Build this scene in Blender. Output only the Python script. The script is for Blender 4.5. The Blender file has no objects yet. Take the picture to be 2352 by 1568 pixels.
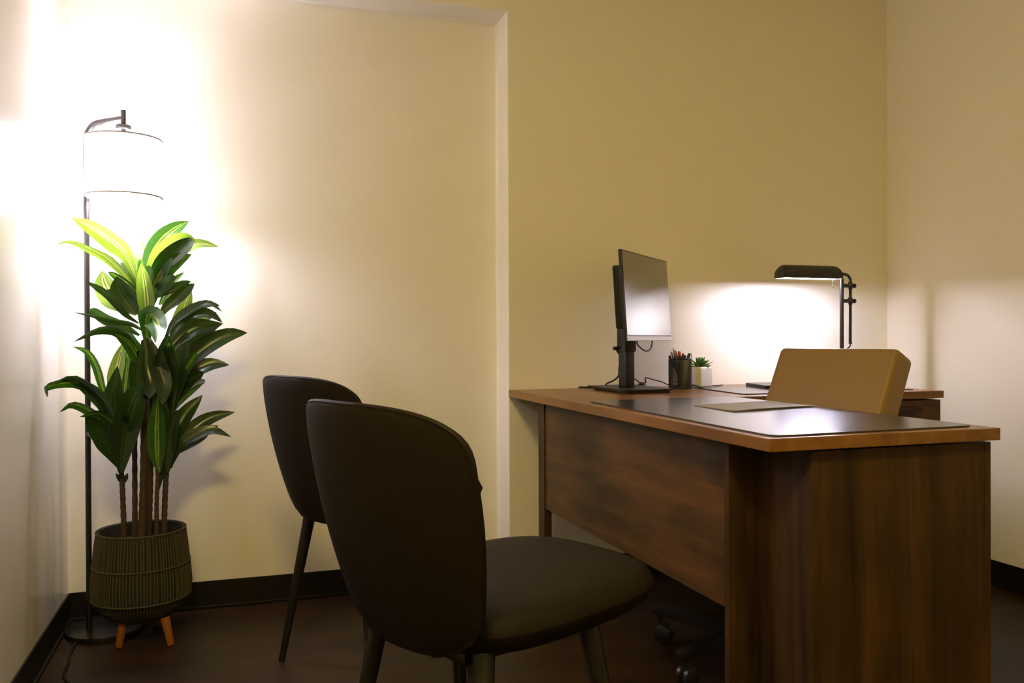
import bpy, bmesh, math, random
from mathutils import Vector, Matrix
random.seed(7)
PI = math.pi
SC = bpy.context.scene
COL = SC.collection

# ------------------------------------------------------------------ camera
F_PX, YAW, PITCH, ROLL, CAM_H = 1957.69, 0.31603, -0.0055, -0.00407, 0.9622
cy_, sy_ = math.cos(YAW), math.sin(YAW)
cp_, sp_ = math.cos(PITCH), math.sin(PITCH)
cr_, sr_ = math.cos(ROLL), math.sin(ROLL)
R0 = Vector((cy_, -sy_, 0)); FW = Vector((sy_*cp_, cy_*cp_, sp_)); U0 = Vector((-sy_*sp_, -cy_*sp_, cp_))
RT = R0*cr_ + U0*sr_; UP = U0*cr_ - R0*sr_
CAM = Vector((0, 0, CAM_H))
cd = bpy.data.cameras.new('camera'); cam = bpy.data.objects.new('camera', cd); COL.objects.link(cam)
cd.sensor_width = 36; cd.lens = F_PX/2352*36; cd.clip_start = 0.02; cd.clip_end = 50
m = Matrix(((RT.x, UP.x, -FW.x, 0), (RT.y, UP.y, -FW.y, 0), (RT.z, UP.z, -FW.z, CAM_H), (0, 0, 0, 1)))
cam.matrix_world = m
SC.camera = cam

# ------------------------------------------------------------------ light and exposure
SC.view_settings.view_transform = 'Standard'
SC.view_settings.look = 'None'
SC.view_settings.exposure = 1.62
SC.view_settings.gamma = 1.0
SC.view_settings.use_curve_mapping = False
SC.cycles.max_bounces = 10
SC.cycles.diffuse_bounces = 6
SC.cycles.sample_clamp_indirect = 6.0
SC.cycles.caustics_reflective = False
SC.cycles.caustics_refractive = False
SC.cycles.blur_glossy = 1.0
w = bpy.data.worlds.new('world'); SC.world = w; w.use_nodes = True
w.node_tree.nodes['Background'].inputs['Color'].default_value = (0.02, 0.014, 0.006, 1)
w.node_tree.nodes['Background'].inputs['Strength'].default_value = 1.0
BULB_W = 32.0           # floor lamp bulb
SHADE_E = 4.3           # glow of the floor lamp's shade
TUBE_E = 120.0           # desk lamp tube
FILL_W = 17.0            # dim warm fill added overhead, out of view, for yellowish room light
LAMP_COL = (0.90, 0.85, 1.10)
WARM = (1.0, 0.77, 0.26)

def area(name, loc, size, power, col, rot=(0, 0, 0)):
    l = bpy.data.lights.new(name, 'AREA'); l.energy = power; l.color = col; l.shape = 'DISK'; l.size = size
    o = bpy.data.objects.new(name, l); o.location = loc; o.rotation_euler = rot; COL.objects.link(o); return o
area('added_warm_fill', (-0.2, 0.1, 2.6), 0.5, FILL_W, WARM)  # unseen fill light, added to warm and lift the room

# ------------------------------------------------------------------ helpers
def ray(px, py):
    return FW + RT*((px-1176)/F_PX) - UP*((py-784)/F_PX)
def at_y(px, py, y):
    d = ray(px, py); return CAM + d*(y/d.y)
def at_z(px, py, z):
    d = ray(px, py); return CAM + d*((z-CAM_H)/d.z)

def finish(bm, name, mat, parent=None, smooth=True, mats=None):
    me = bpy.data.meshes.new(name)
    bmesh.ops.recalc_face_normals(bm, faces=bm.faces)
    bm.to_mesh(me); bm.free()
    if mats:
        for x in mats: me.materials.append(x)
    else: me.materials.append(mat)
    for p in me.polygons: p.use_smooth = smooth
    o = bpy.data.objects.new(name, me); COL.objects.link(o)
    if smooth:
        try: me.set_sharp_from_angle(angle=math.radians(38))
        except Exception: pass
    if parent is not None: o.parent = parent
    return o
def box(bm, c, s, bev=0.0, rotz=0.0, mi=0, seg=2, mat=None):
    r = bmesh.ops.create_cube(bm, size=1.0)
    vs = r['verts']
    M = Matrix.Translation(Vector(c)) @ Matrix.Rotation(rotz, 4, 'Z') @ Matrix.Diagonal((s[0], s[1], s[2], 1))
    if mat is not None: M = mat @ M
    bmesh.ops.transform(bm, matrix=M, verts=vs)
    fs = list({f for v in vs for f in v.link_faces})
    for f in fs: f.material_index = mi
    if bev > 0:
        es = list({e for v in vs for e in v.link_edges})
        bmesh.ops.bevel(bm, geom=es, offset=bev, segments=seg, profile=0.6, affect='EDGES')
def bb(bm, x0, x1, y0, y1, z0, z1, bev=0.0, **k):
    box(bm, ((x0+x1)/2, (y0+y1)/2, (z0+z1)/2), (abs(x1-x0), abs(y1-y0), abs(z1-z0)), bev, **k)
def tube(bm, pts, r, n=12, cap=True, flat=1.0):
    pts = [Vector(p) for p in pts]; N = len(pts)
    rs = r if isinstance(r, (list, tuple)) else [r]*N
    rings = []; prev = None
    for i, p in enumerate(pts):
        t = (pts[min(i+1, N-1)]-pts[max(i-1, 0)]).normalized()
        if prev is None:
            a = Vector((0, 0, 1)) if abs(t.z) < .9 else Vector((1, 0, 0))
            u = t.cross(a).normalized()
        else:
            u = (prev - t*prev.dot(t)).normalized()
        prev = u; v = t.cross(u)
        rings.append([bm.verts.new(p + (u*math.cos(2*PI*k/n) + v*math.sin(2*PI*k/n)*flat)*rs[i]) for k in range(n)])
    for a, b in zip(rings, rings[1:]):
        for k in range(n): bm.faces.new((a[k], a[(k+1) % n], b[(k+1) % n], b[k]))
    if cap:
        bm.faces.new(rings[0]); bm.faces.new(rings[-1])
def lathe(bm, prof, n=48, c=(0, 0, 0), caps=True, mi=0):
    rings = []
    for r, z in prof:
        rings.append([bm.verts.new((c[0]+r*math.cos(2*PI*k/n), c[1]+r*math.sin(2*PI*k/n), c[2]+z)) for k in range(n)])
    for a, b in zip(rings, rings[1:]):
        for k in range(n):
            f = bm.faces.new((a[k], a[(k+1) % n], b[(k+1) % n], b[k])); f.material_index = mi
    if caps:
        if prof[0][0] > 1e-5: bm.faces.new(rings[0]).material_index = mi
        if prof[-1][0] > 1e-5: bm.faces.new(rings[-1]).material_index = mi
def bez(ps, n=16):
    """smooth curve through points (Catmull-Rom)"""
    ps = [Vector(p) for p in ps]
    P = [ps[0]*2-ps[1]] + ps + [ps[-1]*2-ps[-2]]
    out = []
    for i in range(1, len(P)-2):
        for k in range(n):
            t = k/n
            out.append(0.5*((2*P[i]) + (P[i+1]-P[i-1])*t + (2*P[i-1]-5*P[i]+4*P[i+1]-P[i+2])*t*t + (3*P[i]-3*P[i+1]+P[i+2]-P[i-1])*t**3))
    out.append(ps[-1]); return out
def empty(name, loc, label, cat, group=None, rz=0):
    o = bpy.data.objects.new(name, None); o.location = loc; o.rotation_euler = (0, 0, rz)
    o.empty_display_size = .05; COL.objects.link(o)
    o['label'] = label; o['category'] = cat
    if group: o['group'] = group
    return o
def tag(o, label, cat, group=None):
    o['label'] = label; o['category'] = cat
    if group: o['group'] = group
    return o
def struct(o, label=None, cat=None):
    o['kind'] = 'structure'
    if label: o['label'] = label
    if cat: o['category'] = cat
    return o

# ------------------------------------------------------------------ materials
def new_mat(name):
    m = bpy.data.materials.new(name); m.use_nodes = True
    nt = m.node_tree; b = nt.nodes['Principled BSDF']; return m, nt, b
def simple(name, col, rough=.5, metal=0.0, spec=.5, noise=0.0, nscale=40, bump=0.0, sheen=0.0):
    m, nt, b = new_mat(name)
    b.inputs['Base Color'].default_value = (*col, 1); b.inputs['Roughness'].default_value = rough
    b.inputs['Metallic'].default_value = metal; b.inputs['Specular IOR Level'].default_value = spec
    if sheen: b.inputs['Sheen Weight'].default_value = sheen
    tc = nt.nodes.new('ShaderNodeTexCoord'); nz = nt.nodes.new('ShaderNodeTexNoise')
    nz.inputs['Scale'].default_value = nscale; nz.inputs['Detail'].default_value = 4
    nt.links.new(tc.outputs['Object'], nz.inputs['Vector'])
    mx = nt.nodes.new('ShaderNodeMix'); mx.data_type = 'RGBA'
    mx.inputs['A'].default_value = (*[c*(1-noise) for c in col], 1); mx.inputs['B'].default_value = (*[min(1, c*(1+noise)) for c in col], 1)
    nt.links.new(nz.outputs['Fac'], mx.inputs['Factor']); nt.links.new(mx.outputs['Result'], b.inputs['Base Color'])
    if bump:
        bp = nt.nodes.new('ShaderNodeBump'); bp.inputs['Strength'].default_value = bump; bp.inputs['Distance'].default_value = .002
        nt.links.new(nz.outputs['Fac'], bp.inputs['Height']); nt.links.new(bp.outputs['Normal'], b.inputs['Normal'])
    return m
def wood(name, dark, mid, light, axis='Z', rough=.46, sc=1.0, spec=.2):
    """laminate with long streaks along AXIS and soft knots"""
    m, nt, b = new_mat(name)
    L = nt.links.new
    tc = nt.nodes.new('ShaderNodeTexCoord'); mp = nt.nodes.new('ShaderNodeMapping')
    s = {'X': (1.6, 19, 19), 'Y': (19, 1.6, 19), 'Z': (19, 19, 1.5)}[axis]
    mp.inputs['Scale'].default_value = [v*sc for v in s]
    L(tc.outputs['Object'], mp.inputs['Vector'])
    n1 = nt.nodes.new('ShaderNodeTexNoise'); n1.inputs['Scale'].default_value = 1.0; n1.inputs['Detail'].default_value = 6; n1.inputs['Roughness'].default_value = .6; n1.inputs['Distortion'].default_value = .8
    L(mp.outputs['Vector'], n1.inputs['Vector'])
    mp2 = nt.nodes.new('ShaderNodeMapping'); s2 = {'X': (2, 5, 5), 'Y': (5, 2, 5), 'Z': (5, 5, 2)}[axis]
    mp2.inputs['Scale'].default_value = s2; L(tc.outputs['Object'], mp2.inputs['Vector'])
    n2 = nt.nodes.new('ShaderNodeTexNoise'); n2.inputs['Scale'].default_value = 1.3; n2.inputs['Detail'].default_value = 3
    L(mp2.outputs['Vector'], n2.inputs['Vector'])
    mp3 = nt.nodes.new('ShaderNodeMapping'); s3 = {'X': (3, 120, 120), 'Y': (120, 3, 120), 'Z': (120, 120, 3)}[axis]
    mp3.inputs['Scale'].default_value = s3; L(tc.outputs['Object'], mp3.inputs['Vector'])
    n3 = nt.nodes.new('ShaderNodeTexNoise'); n3.inputs['Scale'].default_value = 1.0; n3.inputs['Detail'].default_value = 2
    L(mp3.outputs['Vector'], n3.inputs['Vector'])
    a1 = nt.nodes.new('ShaderNodeMath'); a1.operation = 'MULTIPLY_ADD'; a1.inputs[1].default_value = .55
    L(n1.outputs['Fac'], a1.inputs[0])
    a2 = nt.nodes.new('ShaderNodeMath'); a2.operation = 'MULTIPLY'; a2.inputs[1].default_value = .5; L(n2.outputs['Fac'], a2.inputs[0]); L(a2.outputs[0], a1.inputs[2])
    a3 = nt.nodes.new('ShaderNodeMath'); a3.operation = 'MULTIPLY_ADD'; a3.inputs[1].default_value = .12; L(n3.outputs['Fac'], a3.inputs[0]); L(a1.outputs[0], a3.inputs[2])
    cr = nt.nodes.new('ShaderNodeValToRGB'); e = cr.color_ramp.elements
    e[0].position = .44; e[0].color = (*dark, 1); e[1].position = .74; e[1].color = (*light, 1)
    x = e.new(.58); x.color = (*mid, 1)
    L(a3.outputs[0], cr.inputs['Fac']); L(cr.outputs['Color'], b.inputs['Base Color'])
    b.inputs['Roughness'].default_value = rough; b.inputs['Specular IOR Level'].default_value = spec
    bp = nt.nodes.new('ShaderNodeBump'); bp.inputs['Strength'].default_value = .08; bp.inputs['Distance'].default_value = .001
    L(n3.outputs['Fac'], bp.inputs['Height']); L(bp.outputs['Normal'], b.inputs['Normal'])
    return m
WALL = simple('painted_wall', (0.83, 0.785, 0.66), rough=.5, spec=.35, noise=.015, nscale=6, bump=.04)
WALL_GLOSS = simple('satin_painted_wall', (0.83, 0.785, 0.66), rough=.33, spec=.5, noise=.015, nscale=6, bump=.0)
CEILM = simple('ceiling_paint', (0.86, 0.81, 0.66), rough=.8, noise=.02)
FLOORM = wood('dark_plank_floor', (.016, .008, .004), (.026, .013, .006), (.042, .020, .009), 'X', rough=.45, sc=.6, spec=.25)
VINYL = simple('black_vinyl', (.010, .007, .004), rough=.45, spec=.25, noise=.1)
WOODX = wood('walnut_laminate_x', (.026, .014, .006), (.058, .030, .011), (.13, .058, .018), 'X')
WOODY = wood('walnut_laminate_y', (.026, .014, .006), (.058, .030, .011), (.13, .058, .018), 'Y')
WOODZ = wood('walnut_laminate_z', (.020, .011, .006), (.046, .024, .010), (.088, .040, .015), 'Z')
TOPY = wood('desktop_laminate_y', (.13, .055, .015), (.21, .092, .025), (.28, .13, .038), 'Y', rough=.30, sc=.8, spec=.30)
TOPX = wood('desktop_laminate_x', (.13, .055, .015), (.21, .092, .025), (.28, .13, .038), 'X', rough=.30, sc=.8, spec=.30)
LEATHER = simple('espresso_leather', (.013, .0085, .0045), rough=.6, spec=.14, noise=.2, nscale=220, bump=.12)
BLACKMETAL = simple('black_metal', (.012, .010, .008), rough=.3, metal=.0, spec=.6, noise=.05)
DARKPLASTIC = simple('dark_plastic', (.013, .011, .009), rough=.4, noise=.05)
CORD = simple('black_cord', (.012, .010, .008), rough=.45, noise=.05)
BEIGE = simple('beige_leather', (.25, .15, .042), rough=.45, spec=.4, noise=.06, nscale=90, bump=.05)
MAT_L = simple('brown_leather_mat', (.028, .021, .014), rough=.24, spec=.8, noise=.15, nscale=300, bump=.05)
PAPER = simple('paper', (.72, .68, .62), rough=.55, noise=.02)
WHITECER = simple('white_ceramic', (.78, .75, .70), rough=.25, noise=.01)
SOIL = simple('dark_soil', (.02, .014, .008), rough=.9, noise=.4, nscale=120, bump=.5)
CORDWEAVE = simple('grey_green_rope', (.065, .056, .032), rough=.85, noise=.25, nscale=160, bump=.3)
POTM = simple('pot_body', (.016, .012, .007), rough=.8, noise=.2, nscale=80)
LEGWOOD = wood('planter_leg_wood', (.20, .065, .012), (.28, .10, .018), (.34, .13, .03), 'Z', rough=.5)
STEM = simple('brown_bark', (.06, .035, .018), rough=.8, noise=.45, nscale=90, bump=.6)
CHROME = simple('chrome', (.6, .58, .55), rough=.18, metal=1, noise=.02)
REDP = simple('red_plastic', (.55, .04, .02), rough=.35, noise=.03)
GREYM = simple('grey_metal', (.35, .33, .30), rough=.3, metal=.8, noise=.03)
SUCC = simple('succulent_green', (.09, .20, .035), rough=.45, noise=.4, nscale=60)
SCREEN = simple('black_glass_screen', (.012, .011, .010), rough=.16, spec=1.0, noise=.0)
SCREEN.node_tree.nodes['Principled BSDF'].inputs['Coat Weight'].default_value = 1.0
SCREEN.node_tree.nodes['Principled BSDF'].inputs['Coat IOR'].default_value = 1.7
SCREEN.node_tree.nodes['Principled BSDF'].inputs['Coat Roughness'].default_value = .16
SILVER = simple('satin_silver', (.45, .42, .38), rough=.35, metal=.3, noise=.02)
def emis(name, col, st):
    m, nt, b = new_mat(name)
    b.inputs['Base Color'].default_value = (.8, .8, .8, 1)
    b.inputs['Emission Color'].default_value = (*col, 1); b.inputs['Emission Strength'].default_value = st
    return m
TUBEM = emis('lit_tube', LAMP_COL, TUBE_E)
BULBM = emis('lit_bulb', LAMP_COL, 60)
# glowing fabric shade
SHADEM, nt, b = new_mat('glowing_linen_shade')
b.inputs['Base Color'].default_value = (.85, .82, .76, 1); b.inputs['Roughness'].default_value = .8
b.inputs['Emission Color'].default_value = (*LAMP_COL, 1); b.inputs['Emission Strength'].default_value = SHADE_E
tc = nt.nodes.new('ShaderNodeTexCoord'); wv = nt.nodes.new('ShaderNodeTexNoise'); wv.inputs['Scale'].default_value = 300
bp = nt.nodes.new('ShaderNodeBump'); bp.inputs['Strength'].default_value = .1
nt.links.new(tc.outputs['Object'], wv.inputs['Vector']); nt.links.new(wv.outputs['Fac'], bp.inputs['Height']); nt.links.new(bp.outputs['Normal'], b.inputs['Normal'])
# variegated leaf: stripes by the leaf's own width coordinate
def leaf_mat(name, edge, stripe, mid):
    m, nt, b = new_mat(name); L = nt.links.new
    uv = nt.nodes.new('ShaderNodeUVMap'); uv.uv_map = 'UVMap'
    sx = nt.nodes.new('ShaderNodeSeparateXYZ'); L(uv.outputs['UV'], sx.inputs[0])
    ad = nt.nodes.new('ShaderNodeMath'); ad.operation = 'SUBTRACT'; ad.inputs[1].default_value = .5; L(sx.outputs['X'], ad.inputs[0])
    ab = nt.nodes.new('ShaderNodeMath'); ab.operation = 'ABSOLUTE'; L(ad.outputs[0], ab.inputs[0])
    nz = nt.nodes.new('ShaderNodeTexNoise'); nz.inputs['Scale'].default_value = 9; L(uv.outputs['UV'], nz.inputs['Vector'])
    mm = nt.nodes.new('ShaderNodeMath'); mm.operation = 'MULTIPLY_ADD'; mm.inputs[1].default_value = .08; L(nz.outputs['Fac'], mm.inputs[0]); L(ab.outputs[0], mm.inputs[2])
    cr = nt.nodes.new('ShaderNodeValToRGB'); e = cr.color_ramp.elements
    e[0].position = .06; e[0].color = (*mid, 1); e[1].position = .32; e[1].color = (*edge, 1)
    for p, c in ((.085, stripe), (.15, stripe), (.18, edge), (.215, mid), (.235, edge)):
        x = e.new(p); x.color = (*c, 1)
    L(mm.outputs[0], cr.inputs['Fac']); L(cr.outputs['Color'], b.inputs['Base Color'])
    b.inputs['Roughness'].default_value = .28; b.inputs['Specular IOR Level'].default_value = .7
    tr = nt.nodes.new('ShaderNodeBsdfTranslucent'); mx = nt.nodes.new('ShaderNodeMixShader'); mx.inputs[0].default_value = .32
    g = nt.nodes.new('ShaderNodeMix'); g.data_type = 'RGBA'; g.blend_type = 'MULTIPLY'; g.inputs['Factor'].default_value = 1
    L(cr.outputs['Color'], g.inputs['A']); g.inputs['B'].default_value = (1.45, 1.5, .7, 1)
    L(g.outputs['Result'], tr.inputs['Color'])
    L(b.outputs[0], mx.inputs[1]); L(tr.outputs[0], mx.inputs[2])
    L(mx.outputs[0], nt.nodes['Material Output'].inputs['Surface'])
    return m
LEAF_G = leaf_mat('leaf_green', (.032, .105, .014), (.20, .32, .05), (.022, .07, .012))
LEAF_SHADED = leaf_mat('leaf_shaded_green', (.020, .048, .011), (.035, .075, .018), (.014, .034, .008))  # darker copy for shaded leaves, shade put into the green
LEAF_LIT = leaf_mat('leaf_lit_lime', (.17, .27, .045), (.45, .53, .20), (.08, .15, .025))  # paler copy for leaves under the lamp, its light put into the colour

# ------------------------------------------------------------------ room
XL, XR, YB, YREC, YF, ZC = -.539, 2.777, 3.098, 3.224, -1.9, 2.75
XA, ZA = .997, 2.20
bm = bmesh.new(); bb(bm, XL-.1, XR+.1, YF-.1, YREC+.12, -.08, 0)
struct(finish(bm, 'floor', FLOORM, smooth=False), 'dark brown wood plank floor', 'floor')
bm = bmesh.new(); bb(bm, XL-.1, XR+.1, YF-.1, YREC+.12, ZC, ZC+.08)
struct(finish(bm, 'ceiling', CEILM, smooth=False), 'plain painted ceiling above the room', 'ceiling')
bm = bmesh.new(); bb(bm, XL-.1, XL, YF-.1, YREC+.12, 0, ZC)
struct(finish(bm, 'wall_left', WALL_GLOSS, smooth=False), 'satin cream wall beside the floor lamp', 'wall')
bm = bmesh.new(); bb(bm, XR, XR+.1, YF-.1, YREC+.12, 0, ZC)
struct(finish(bm, 'wall_right', WALL, smooth=False), 'cream wall beyond the beige chair', 'wall')
bm = bmesh.new(); bb(bm, XL, XR, YF-.1, YF, 0, ZC)
struct(finish(bm, 'wall_front', WALL, smooth=False), 'cream wall behind the viewer', 'wall')
# back wall with a tall shallow recess: outline in x-z with a softened edge
bm = bmesh.new()
r = .006
def vtx(x, y, z): return bm.verts.new((x, y, z))
# front face right of recess
def quad(*p): return bm.faces.new([vtx(*q) for q in p])
quad((XA+r, YB, 0), (XR, YB, 0), (XR, YB, ZC), (XA+r, YB, ZC))
quad((XL, YB, ZA+r), (XA+r, YB, ZA+r), (XA+r, YB, ZC), (XL, YB, ZC))
# softened arris
NS = 5
arc = [(XA + r - r*math.sin(a), YB + r - r*math.cos(a)) for a in [PI/2*k/NS for k in range(NS+1)]]
arcz = [(ZA + r - r*math.sin(a), YB + r - r*math.cos(a)) for a in [PI/2*k/NS for k in range(NS+1)]]
for k in range(NS):
    (xa, ya), (xb, yb) = arc[k], arc[k+1]; (za, _), (zb, _) = arcz[k], arcz[k+1]
    quad((xa, ya, 0), (xb, yb, 0), (xb, yb, zb), (xa, ya, za))
    quad((XL, ya, za), (xa, ya, za), (xb, yb, zb), (XL, yb, zb))
# reveal faces with a small cove at the inner corner
r2 = .012
quad((XA, YB+r, 0), (XA, YREC-r2, 0), (XA, YREC-r2, ZA), (XA, YB+r, ZA))
quad((XL, YB+r, ZA), (XA, YB+r, ZA), (XA, YREC-r2, ZA), (XL, YREC-r2, ZA))
arc = [(XA - r2 + r2*math.cos(a), YREC - r2 + r2*math.sin(a)) for a in [PI/2*k/NS for k in range(NS+1)]]
arcz = [(ZA - r2 + r2*math.cos(a), YREC - r2 + r2*math.sin(a)) for a in [PI/2*k/NS for k in range(NS+1)]]
for k in range(NS):
    (xa, ya), (xb, yb) = arc[k], arc[k+1]; (za, _), (zb, _) = arcz[k], arcz[k+1]
    quad((xa, ya, 0), (xb, yb, 0), (xb, yb, zb), (xa, ya, za))
    quad((XL, ya, za), (xa, ya, za), (xb, yb, zb), (XL, yb, zb))
quad((XL, YREC, 0), (XA-r2, YREC, 0), (XA-r2, YREC, ZA-r2), (XL, YREC, ZA-r2))
# backing
quad((XL, YREC+.12, 0), (XR, YREC+.12, 0), (XR, YREC+.12, ZC), (XL, YREC+.12, ZC))
bmesh.ops.remove_doubles(bm, verts=bm.verts, dist=1e-5)
struct(finish(bm, 'wall_back', WALL, smooth=True), 'cream wall with a tall shallow recess', 'wall')
for p in bpy.data.objects['wall_back'].data.polygons: p.use_smooth = False
bm = bmesh.new()
BH = .097
def base_strip(name, x0, x1, y0, y1):
    bm = bmesh.new(); bb(bm, x0, x1, y0, y1, 0.0, BH, .002)
    # toe at the foot
    if abs(x1-x0) > abs(y1-y0): bb(bm, x0, x1, y0-.008 if y0 < 3.3 else y0, y0+.004, 0, .012, .003)
    return struct(finish(bm, name, VINYL, smooth=False))
base_strip('baseboard_back', XL+.006, XA-.006, YREC-.006, YREC-.0005)
bm = bmesh.new(); bb(bm, XL+.0005, XL+.006, YF, YREC-.001, 0, BH, .002); bb(bm, XL+.001, XL+.014, YF, YREC-.01, 0, .012, .003)
struct(finish(bm, 'baseboard_left', VINYL, smooth=False))
bm = bmesh.new(); bb(bm, XR-.006, XR-.0005, YF, YB-.001, 0, BH, .002); bb(bm, XR-.014, XR-.001, YF, YB-.01, 0, .012, .003)
struct(finish(bm, 'baseboard_right', VINYL, smooth=False))
bm = bmesh.new(); bb(bm, XA, XR-.007, YB-.006, YB-.0005, 0, BH, .002)
bb(bm, XA-.006, XA-.0005, YB-.006, YREC-.007, 0, BH, .002)
struct(finish(bm, 'baseboard_back_desk', VINYL, smooth=False)).name = 'baseboard_desk_side'

# ------------------------------------------------------------------ L-shaped desk
ZD, TT = .76, .0265
DX0, DX1, DY0, DY1 = .998, 1.584, 1.430, 3.094
CX1, CY0 = 2.457, 2.459
desk = empty('desk', (1.3, 2.2, 0), 'walnut laminate desk with dark brown mat and papers on top', 'desk')
def dpart(bm, name, mat, mats=None, lab=None):
    for v in bm.verts: v.co -= Vector((1.3, 2.2, 0))
    o = finish(bm, name, mat, desk, smooth=False, mats=mats)
    if lab: o['label'] = lab
    return o
bm = bmesh.new(); bb(bm, DX0, DX1, DY0, DY1, ZD-TT, ZD, .0016)
dpart(bm, 'desktop', TOPY, lab='orange brown wood grain top')
# modesty panel along the visitor side
bm = bmesh.new(); bb(bm, 1.045, 1.063, 1.662, 2.822, .354, ZD-TT-.001, .0008); dpart(bm, 'modesty_panel', WOODY)
# far leg post
bm = bmesh.new(); bb(bm, 1.040, 1.068, 2.822, 2.880, 0, ZD-TT-.001, .0008); dpart(bm, 'leg', WOODZ)
# closed pedestal at the near end
bm = bmesh.new(); bb(bm, 1.040, 1.5615, 1.642, 1.660, 0, ZD-TT-.001, .0008); dpart(bm, 'divider_panel', WOODZ)
bm = bmesh.new(); bb(bm, 1.112, 1.130, 1.451, 1.6415, 0, ZD-TT-.006, .0008); dpart(bm, 'side_panel', WOODZ)
bm = bmesh.new(); bb(bm, 1.1305, 1.5615, 1.452, 1.470, 0, ZD-TT-.006, .0008); dpart(bm, 'end_panel', WOODZ)
bm = bmesh.new(); bb(bm, 1.562, 1.580, 1.4515, 1.660, 0, ZD-TT-.006, .0008); dpart(bm, 'side_panel', WOODZ)
bm = bmesh.new(); bb(bm, 1.20, 1.50, 1.50, 1.62, ZD-TT-.012, ZD-TT, 0); dpart(bm, 'spacer', DARKPLASTIC)
# return along the back wall
cred = empty('credenza', (2.0, 2.78, 0), 'walnut laminate side cabinet under the black desk lamp', 'cabinet')
def cpart(bm, name, mat, par=None):
    for v in bm.verts: v.co -= Vector((2.0, 2.78, 0))
    return finish(bm, name, mat, par or cred, smooth=False)
bm = bmesh.new(); bb(bm, DX1+.0008, CX1, CY0, DY1, ZD-TT, ZD, .0016); cpart(bm, 'worktop', TOPX)
bm = bmesh.new(); bb(bm, 2.424, 2.442, CY0+.02, DY1-.01, 0, ZD-TT-.006, .0008); cpart(bm, 'side_panel', WOODZ)
bm = bmesh.new(); bb(bm, 1.98, 1.998, CY0+.04, DY1-.01, 0, ZD-TT-.001, .0008); cpart(bm, 'side_panel', WOODZ)
bm = bmesh.new(); bb(bm, 1.60, 1.98, DY1-.03, DY1-.012, .35, ZD-TT-.001, .0008); cpart(bm, 'back_panel', WOODX)
bm = bmesh.new(); bb(bm, 1.9985, 2.4235, DY1-.03, DY1-.012, .03, ZD-TT-.001, .0008); cpart(bm, 'back_panel', WOODX)
bm = bmesh.new(); bb(bm, 2.05, 2.40, CY0+.05, DY1-.04, ZD-TT-.03, ZD-TT, 0); cpart(bm, 'spacer', DARKPLASTIC)
for k, (z0, z1) in enumerate(((.05, .375), (.3765, .540), (.5415, ZD-TT-.006))):
    bm = bmesh.new(); bb(bm, 1.999, 2.442, CY0+.001, CY0+.0195, z0, z1, .0006); d = cpart(bm, 'drawer', WOODX)
    bm = bmesh.new(); zh = z1-.021
    bb(bm, 2.10, 2.332, CY0-.030, CY0+.0005, zh-.018, zh, .002); cpart(bm, 'ledge_handle', WOODX, d)
# ------------------------------------------------------------------ mats, papers
def rounded_slab(name, corners, rad, z0, z1, mat, inset=.0, smooth=True):
    """thin slab on four corner points (x,y) with rounded corners"""
    bm = bmesh.new(); pts = []
    n = len(corners)
    for i in range(n):
        p = Vector(corners[i]); a = (Vector(corners[i-1])-p).normalized(); b = (Vector(corners[(i+1) % n])-p).normalized()
        s, e = p+a*rad, p+b*rad
        for k in range(7):
            t = k/6; pts.append(s*(1-t)**2 + p*2*t*(1-t) + e*t*t)
    lo = [bm.verts.new((p.x, p.y, z0)) for p in pts]; hi = [bm.verts.new((p.x, p.y, z1)) for p in pts]
    N = len(pts)
    for k in range(N): bm.faces.new((lo[k], lo[(k+1) % N], hi[(k+1) % N], hi[k]))
    bm.faces.new(lo); top = bm.faces.new(hi)
    bmesh.ops.bevel(bm, geom=list(top.edges), offset=min(.0008, (z1-z0)*.4), segments=2, affect='EDGES', profile=.5)
    return finish(bm, name, mat, smooth=False)
mat1 = rounded_slab('desk_mat', [(1.022, 1.450), (1.556, 1.468), (1.556, 2.44), (1.040, 2.43)], .035, ZD+.0002, ZD+.0035, MAT_L)
tag(mat1, 'dark brown leather desk mat with sheets of paper on it', 'desk mat')
mat2 = rounded_slab('desk_mat', [(1.662, 2.53), (2.40, 2.53), (2.39, 2.95), (1.70, 2.95)], .03, ZD+.0002, ZD+.0035, MAT_L)
tag(mat2, 'dark leather mat lying on the side cabinet under the lamp', 'desk mat')
def sheet(name, corners, z, lift, label):
    bm = bmesh.new(); A, B_, C_, D_ = [Vector((*c, 0)) for c in corners]; N = 12; rows = []
    for i in range(N+1):
        row = []
        for j in range(N+1):
            u, v = i/N, j/N
            p = (A*(1-u)+B_*u)*(1-v) + (D_*(1-u)+C_*u)*v
            zz = z + lift*(u**3)*(.5+.5*math.sin(v*3.0)) + .0006*math.sin(7*v+3*u)**2
            row.append(bm.verts.new((p.x, p.y, zz)))
        rows.append(row)
    for i in range(N):
        for j in range(N): bm.faces.new((rows[i][j], rows[i+1][j], rows[i+1][j+1], rows[i][j+1]))
    bmesh.ops.solidify(bm, geom=list(bm.faces), thickness=.0004)
    o = finish(bm, name, PAPER); tag(o, label, 'paper', 'papers on the desk mat'); return o
sheet('paper_sheet', [(1.245, 2.150), (1.237, 1.925), (1.545, 1.990), (1.545, 2.215)], ZD+.0052, .004, 'top white sheet of paper with lifted front edge on the desk mat')
sheet('paper_sheet', [(1.262, 2.165), (1.262, 1.955), (1.54, 2.000), (1.548, 2.20)], ZD+.0041, .0004, 'lower white sheet of paper lying beneath another on the desk mat')
slab = rounded_slab('notebook', [(1.893, 2.735), (2.15, 2.72), (2.16, 2.91), (1.932, 2.93)], .008, ZD+.0038, ZD+.016, DARKPLASTIC)
tag(slab, 'closed black notebook lying on the side cabinet mat behind the beige chair', 'notebook')

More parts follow.
